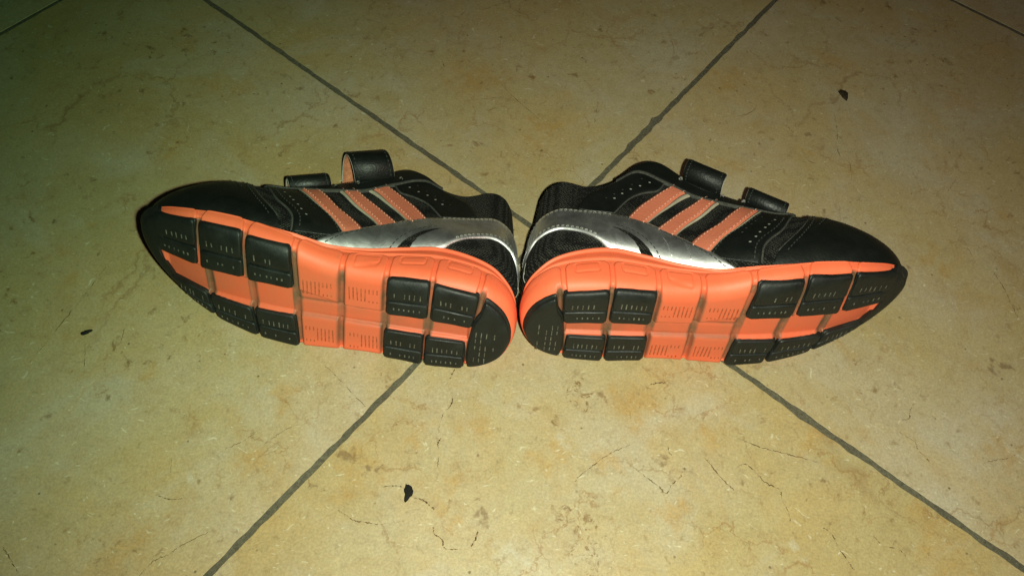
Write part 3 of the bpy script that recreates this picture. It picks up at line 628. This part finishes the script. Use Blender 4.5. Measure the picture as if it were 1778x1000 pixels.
        for d_ in (5.0, 3.6, 2.2, 1.0):
            P_ = OUT2[sr]-NRM2[sr]*d_; on = np.where(ismed, x-self.toe0, x-144) > 0
            Vw.append(np.column_stack([P_, bottom_z(P_[:, 0], P_[:, 1])+np.where(on, -1.25, 1.2)]))
        for v in vs:
            w = sidewall(sr, np.full(len(sr), max(v, 0))); n_ = NRM2[sr]
            st_ = np.where(ismed, x-(self.toe0+6.5*max(v, 0)), (x-142)/2); up_ = -1.0+2.1*smooth01(st_/1.2+.3)
            w[:, :2] += n_*up_[:, None]; w[:, 2] += (v < 0)*v*9
            Vw.append(w)
        for ins_, dz in ((.9, .9), (3.2, 1.0), (6, .2)):
            w = sidewall(sr, np.ones(len(sr))); w[:, :2] -= NRM2[sr]*ins_; w[:, 2] += np.where(up_ > 0, dz, -1.2); Vw.append(w)
        Vw = np.stack(Vw, 1).reshape(-1, 3); self.part('toe_wrap', Vw, [tuple(reversed(f)) for f in grid_faces(len(sr), len(vs)+7)], 'scuffed', tp)

    def build_upper(self):
        U = self.U; nt = 49
        G = U.ev(np.repeat(np.arange(NS), nt), np.tile(np.linspace(0, 1, nt), NS)).reshape(NS, nt, 3)
        # tuck the lower edge into the midsole
        low = G[:, :1].copy(); low[:, 0, 2] -= 3; low[:, 0, :2] -= NRM*.6
        V = np.concatenate([low, G], 1).reshape(-1, 3); F = [tuple(reversed(f)) for f in grid_faces(NS, nt+1, True)]
        up = self.part('upper', V, F, 'mesh', layer=0, label='black knit mesh upper')
        # padded rim and lining going down inside
        Oo = G[:, -1]; axis = np.column_stack([np.clip(Oo[:, 0], 22, 118), np.interp(Oo[:, 0], [0, 130], [35, 38.5]), Oo[:, 2]]); inn = axis-Oo; inn[:, 2] = 0; inn /= np.linalg.norm(inn, axis=1)[:, None]+1e-9
        upv = np.array([[0, 0, 1.]]); Fi = F3+inn*7; Fi[:, 2] = F3[:, 2]+3
        pad = (1-smooth01((Oo[:, 0]-60)/25))[:, None]
        rows = [Oo, Oo+inn*(.6+.6*pad)+upv*(.5+1.0*pad), Oo+inn*(1.4+2.2*pad)+upv*(.6+1.1*pad), Oo+inn*(2+3.5*pad)-upv*(.4+.6*pad), Oo+inn*(2.2+3.8*pad)-upv*(4+4*pad)]
        a = rows[-1]
        for f in (.3, .6, 1.0): rows.append(a*(1-f)+Fi*f)
        V = np.stack(rows, 1).reshape(-1, 3); self.part('collar_lining', V, [tuple(reversed(f)) for f in grid_faces(NS, len(rows), True)], 'lining', layer=1)
        V = np.column_stack([Fi[:, :2], Fi[:, 2]-.3]); c = np.array([[85, 27, 17.]]); self.part('insole', np.vstack([V, c]), [(i, (i+1) % NS, NS) for i in range(NS)], 'lining', layer=1)
        # tongue
        xs = np.array([129, 121, 112, 102, 92, 83, 76, 71, 67, 65]); zc = np.array([52, 56.5, 62.5, 69, 76, 83, 88.5, 91.5, 92.5, 91.5]); ha = np.array([2, 7.5, 9, 9.6, 10, 10, 9.5, 8.5, 6.5, 3.0]); yc = np.array([38, 38, 38, 37.5, 37, 36.5, 36.2, 36, 36, 36.])
        kz = self.kz_t
        zc = 14+(zc-14)*kz; st = cr(np.column_stack([xs, zc, ha, yc]), 44); V = []
        for x, z, hw, y in st:
            for a in np.linspace(0, 2*math.pi, 24, endpoint=False): V.append((x+.3*math.sin(a), y+hw*math.copysign(abs(math.cos(a))**.7, math.cos(a)), z-(hw*.16)*math.cos(a)**2+2.4*math.sin(a)))
        F = []
        for i in range(43):
            for j in range(24): j2 = (j+1) % 24; F.append((i*24+j, i*24+j2, (i+1)*24+j2, (i+1)*24+j))
        F.append(tuple(range(23, -1, -1))); F.append(tuple(43*24+j for j in range(24)))
        self.part('tongue', V, F, 'leather', layer=2)

        # toe cap, quarter panels and eyestay (smooth leather)
        top = [(231, .02), (237, .115), (246, .215), (262, .40), (285, .66), (312, .84), (345, .90), (385, .88), (415, .70), (440, .45), (458, .22), (470, .02)]
        bot = [(231, 0), (240, 0), (252, 0), (268, 0), (288, 0), (312, 0), (345, 0), (385, 0), (415, 0), (440, 0), (458, 0), (470, 0)]
        tc = self.band('toe_cap', top, bot, 150, 26, .75, 'leather', label='smooth black leather toe cap')
        self.band('edging', [(s, t) for s, t in top[1:6]], [(s-.4, t+.008) for s, t in top[1:6]], 60, 2, .9, 'grey', tc)
        self.stitches([(s+4, t-.01) for s, t in top[1:7]], .8, 'thread_dark', tc)
        seam = [(272, .42), (290, .56), (312, .66), (335, .70), (360, .70), (385, .64), (405, .5)]
        self.band('edging', seam, [(s, t+.012) for s, t in seam], 80, 2, 1.0, 'leather', tc); self.stitches([(s, t-.03) for s, t in seam], .8, 'thread_dark', tc)
        gt = [(290, .93), (262, .60), (246, .36), (235, .235), (229, .15), (225, .04)]
        cr1 = [(258, .93), (240, .70), (226, .50), (215, .375), (204, .265), (192, .10)]
        fq = self.band('quarter_panel', gt, cr1, 80, 14, .85, 'leather', label='smooth black leather panel between toe cap and stripes')
        self.band('edging', [(s+.6, t+.0) for s, t in gt], [(s-.3, t+.006) for s, t in gt], 70, 2, 1.0, 'grey', fq)
        self.stitches([(s-4, t+.015) for s, t in gt[1:]], .95, 'thread_dark', fq); self.stitches([(s+4, t-.0) for s, t in cr1[1:]], .95, 'thread_dark', fq)
        dd = [(247, .53), (240, .44), (236, .385), (231, .32), (227, .26), (222, .20)]
        self.dots('perforation', dd, .95, 'pale', fq, .5)
        self.dots('perforation', [(s-7, t+.06) for s, t in dd[:5]]+[(s+4, t+.06) for s, t in dd[:3]], .95, 'grey', fq, .42)
        gr = [(178, .85), (168, .68), (152, .62), (138, .56), (127, .42)]
        ce = [(150, .97), (126, .97), (110, .93), (99, .84), (93, .60)]
        rq = self.band('quarter_panel', gr, ce, 70, 16, .8, 'leather', label='smooth black leather panel under the collar')
        self.band('edging', [(s+.3, t-.003) for s, t in gr], [(s-.4, t+.006) for s, t in gr], 60, 2, 1.0, 'grey', rq)
        dr = [(160, .75), (150, .71), (141, .70), (133, .69), (126, .66)]
        self.dots('perforation', dr, .92, 'pale', rq, .5); self.dots('perforation', [(s-8, t+.05) for s, t in dr], .92, 'grey', rq, .4)
        th = [(124, .985), (138, .95), (152, .885), (172, .80), (190, .80), (206, .81), (224, .80), (242, .77), (262, .72), (284, .80), (300, .95)]
        te = [(124, 1), (138, 1), (152, 1), (172, 1), (190, 1), (206, 1), (224, 1), (242, 1), (262, 1), (284, 1), (300, 1)]
        es = self.band('eyestay', th, te, 110, 10, 1.5, 'leather', label='black leather edging along the strap opening')
        self.band('edging', [(s, t-.016) for s, t in th], [(s, t+.016) for s, t in th], 110, 3, 1.65, 'grey', es)
        # three stripes
        L = [[(246, .80), (239, .69), (221, .43), (207, .275), (194, .11)], [(219, .85), (212, .79), (198, .57), (185, .37), (172, .18)], [(194, .83), (188, .75), (175, .54), (163, .39), (150, .23)]]
        R = [[(234, .83), (228, .75), (210, .49), (196, .335), (182, .14)], [(208, .86), (201, .79), (186, .55), (174, .38), (159, .21)], [(182, .83), (177, .74), (161, .575), (149, .46), (136, .29)]]
        for k in range(3):
            s = self.band('stripe', L[k], R[k], 70, 8, 1.15, 'orange', layer=3)
            w = [4.2, 4.0, 2.9, 2.0, 1.1]
            self.band('edging', [(a+w[i], b+.01) for i, (a, b) in enumerate(L[k])], [(a+.3, b) for a, b in L[k]], 60, 3, 1.0, 'cream', s)
            mixl = lambda f: [(a[0]*(1-f)+b[0]*f, a[1]*(1-f)+b[1]*f) for a, b in zip(L[k], R[k])]
            self.stitches(mixl(.13), 1.3, 'thread_coral', s, wid=.45); self.stitches(mixl(.85), 1.3, 'thread_coral', s, wid=.45)
        # silver band around the heel, forked at its front
        tp = [(214, .002), (205, .06), (194, .128), (176, .19), (152, .27), (138, .335), (126, .40), (115, .47), (98, .55), (80, .575), (62, .575), (44, .58), (25, .58), (0, .56), (-30, .54), (-60, .52), (-90, .45)]
        bt = [(206, 0), (196, 0), (184, 0), (168, 0), (148, 0), (134, 0), (123, .012), (113, .09), (99, .20), (85, .262), (70, .29), (52, .31), (36, .32), (0, .31), (-30, .30), (-60, .26), (-90, .2)]
        hb = self.band('heel_band', tp, bt, 220, 12, 1.25, 'silver', layer=4, label='silver foil band wrapping the heel, forked at its front')
        u2 = [(160, .0), (155, .045), (148, .09), (139, .14), (126, .20)]; l1 = [(146.5, 0), (143.5, .04), (139.5, .085), (133.5, .13), (125.5, .195)]
        self.band('slit', u2, l1, 40, 5, 1.36, 'mesh', hb, layer=4)
        self.stitches([(s, t-.03) for s, t in tp[6:]], 1.3, 'thread_pale', hb, 2.3, 1.5, .45); self.stitches([(s, t+.03) for s, t in bt[7:]], 1.3, 'thread_pale', hb, 2.3, 1.5, .45)
        self.stitches([(s-1, t-.028) for s, t in tp[1:7]], 1.3, 'thread_dark', hb); self.stitches([(s+1, t+.022) for s, t in u2], 1.3, 'thread_dark', hb)
        for A in () if self.sign > 0 else ([(168, .05), (166, .10), (163, .15)], [(181, .05), (180, .10), (178.5, .15)]):      # creases in the foil
            self.band('crease', A, [(s+1.0, t) for s, t in A], 12, 3, 1.55, 'silver', hb, layer=4)
        # small pale printed strokes low on the back of the heel
        for A in ([(21, .22), (19.5, .17), (20, .12)], [(18, .15), (15.5, .11), (16.5, .07)]):
            self.band('heel_print', A, [(s+.7, t+.002) for s, t in A], 14, 2, .3, 'pale', up)

    def strap(self, x0, z0, y0, path, width, alpha, shift=0, label=None, flare=0):
        """hook-and-loop strap: path in (outward to the medial side, up off the shoe), swept along the throat direction"""
        d = np.array([math.cos(alpha), 0, -math.sin(alpha)]); nr = np.array([math.sin(alpha), 0, math.cos(alpha)]); ya = np.array([0, 1., 0])
        p = cr(path, 64); T = np.gradient(p, axis=0); T /= np.linalg.norm(T, axis=1)[:, None]; Nn = np.column_stack([T[:, 1], -T[:, 0]])
        def sheet(o_in, o_out, w, inset):
            # closed section: outer row, inner row, over the width with rounded rims
            V = []; n = len(p); a = np.array([-w/2, -w/2, -w/2+.5, 0, w/2-.5, w/2, w/2]); oo = [o_in, (o_in+o_out)/2, o_out, o_out, o_out, (o_in+o_out)/2, o_in]
            oo = oo+[o_in]; a = np.append(a, 0)
            for i in range(n):
                sk = shift*(i/(n-1)); fl = 1+flare*(i/(n-1)-.5)
                for q in range(8):
                    b, c = p[i]+Nn[i]*oo[q]; V.append(np.array([x0, y0, z0])+d*(a[q]*fl+sk)+ya*b+nr*c)
            F = []
            for i in range(n-1):
                for q in range(8): q2 = (q+1) % 8; F.append((i*8+q, (i+1)*8+q, (i+1)*8+q2, i*8+q2))
            F.append(tuple(range(7, -1, -1))); F.append(tuple((n-1)*8+q for q in range(8)))
            return V, F
        V, F = sheet(0, 1.0, width, 0); st = self.part('strap', V, F, 'leather', layer=3, label=label)
        V, F = sheet(-.9, -.02, width-.5, .3); self.part('strap_lining', V, F, 'peach', st, layer=3)
        V, F = sheet(-.25, .3, width+.35, 0); self.part('strap_edge', V, F, 'pale', st, layer=3)
        # stitch row near both rims
        Vs = []; Fs = []
        for e in (-1, 1):
            for i in range(4, 58, 3):
                i2 = i+2; bb = len(Vs)
                for ii, hgt in ((i, .95), (i, 1.15), (i2, 1.15), (i2, .95)):
                    b, c = p[ii]+Nn[ii]*hgt
                    for ww in (-.25, .25): Vs.append(np.array([x0, y0, z0])+d*(e*(width/2-1.9)+ww+shift*ii/63)+ya*b+nr*c)
                for k in range(3): Fs.append((bb+2*k, bb+2*k+1, bb+2*k+3, bb+2*k+2))
        self.part('stitching', Vs, Fs, 'thread_dark', st, 3, kind='stuff')
        # plastic keeper the strap threads through, seen at both rims
        Vk = []; Fk = []; b0, c0 = self.keep
        for e in (-1, 1):
            C0 = np.array([x0, y0, z0])+d*e*(width/2+1.0)+ya*b0+nr*c0; bb = len(Vk)
            for k, tt in enumerate(np.linspace(0, math.pi, 9)):
                cc = C0+ya*(2.0*math.cos(tt))+nr*(2.6*math.sin(tt)-.6)
                for q in range(6):
                    a = 2*math.pi*q/6; Vk.append(cc+d*.75*math.cos(a)+(ya*math.cos(tt)+nr*math.sin(tt))*.75*math.sin(a))
            for k in range(8):
                for q in range(6): q2 = (q+1) % 6; Fk.append((bb+k*6+q, bb+k*6+q2, bb+(k+1)*6+q2, bb+(k+1)*6+q))
        self.part('strap_keeper', Vk, Fk, 'pale', st, 3)
        return st

AL = math.radians(26)
lift = [(-20, -1), (-10, 3.0), (-1, 2.2), (5.0, 1.6), (10.0, 3.8), (12.2, 9.0), (10.4, 14.4), (5.0, 17.2), (-3, 17.5), (-9, 16.2)]
flat = [(-20, -1), (-10, 3.0), (-2, 2.4), (2.2, 1.8), (4.6, 3.4), (5.0, 6.0), (3.4, 8.2), (-1, 9.0), (-8, 8.6), (-14, 7.4)]
midl = [(-20, -1), (-10, 3.0), (-1, 2.4), (4.0, 1.8), (7.0, 3.4), (8.0, 6.6), (6.4, 9.6), (2.0, 11.0), (-5, 11.0), (-11, 9.8)]
ML = [[-0.9990751849512183, 0.03141360121474487, 0.029359163363588743], [0.038965197261969356, 0.372773953707138, 0.9271037120192562], [0.018179334889503927, 0.927390298146508, -0.37365324391299726]]
MR = [[0.9973158704745793, -0.009218753882178233, -0.07263655468420871], [0.07292354871319201, 0.21412470415796656, 0.9740804726060049], [-0.006573472644419568, 0.9767628297832198, -0.21422222996521614]]
AR_ = math.radians(33)
GRP = 'pair of sneakers lying on their sides heel to heel'
a = Shoe((0.002379226, 0.147966181, -0.001705356), ML, 1, (1.07, 1.0), 'black and coral child sneaker, toe to the left, rear strap standing in a tall loop', GRP)
a.kz_t = 1.0; a.toe0 = 160.5; a.keep = (1.5, -2.2); a.build_sole(); a.build_upper()
a.strap(80.5, 82.3, 44, lift, 20.5, AL, shift=6, label='rear strap lifted into an open loop')
a.strap(110, 65, 44.5, flat, 20.5, AL, shift=2, label='front strap folded low')
b = Shoe((0.005360215, 0.157196215, 0.001321068), MR, -1, (.88, .96), 'black and coral child sneaker, toe to the right, both straps folded down', GRP)
b.kz_t = .96; b.toe0 = 162; b.keep = (1.5, -2.2); b.build_sole(); b.build_upper()
b.strap(90, 75, 44.5, midl, 20.5, AR_, shift=-3.5, label='rear strap folded over')
b.strap(118.5, 59, 45, flat, 20.5, AR_, shift=-3, label='front strap folded low')
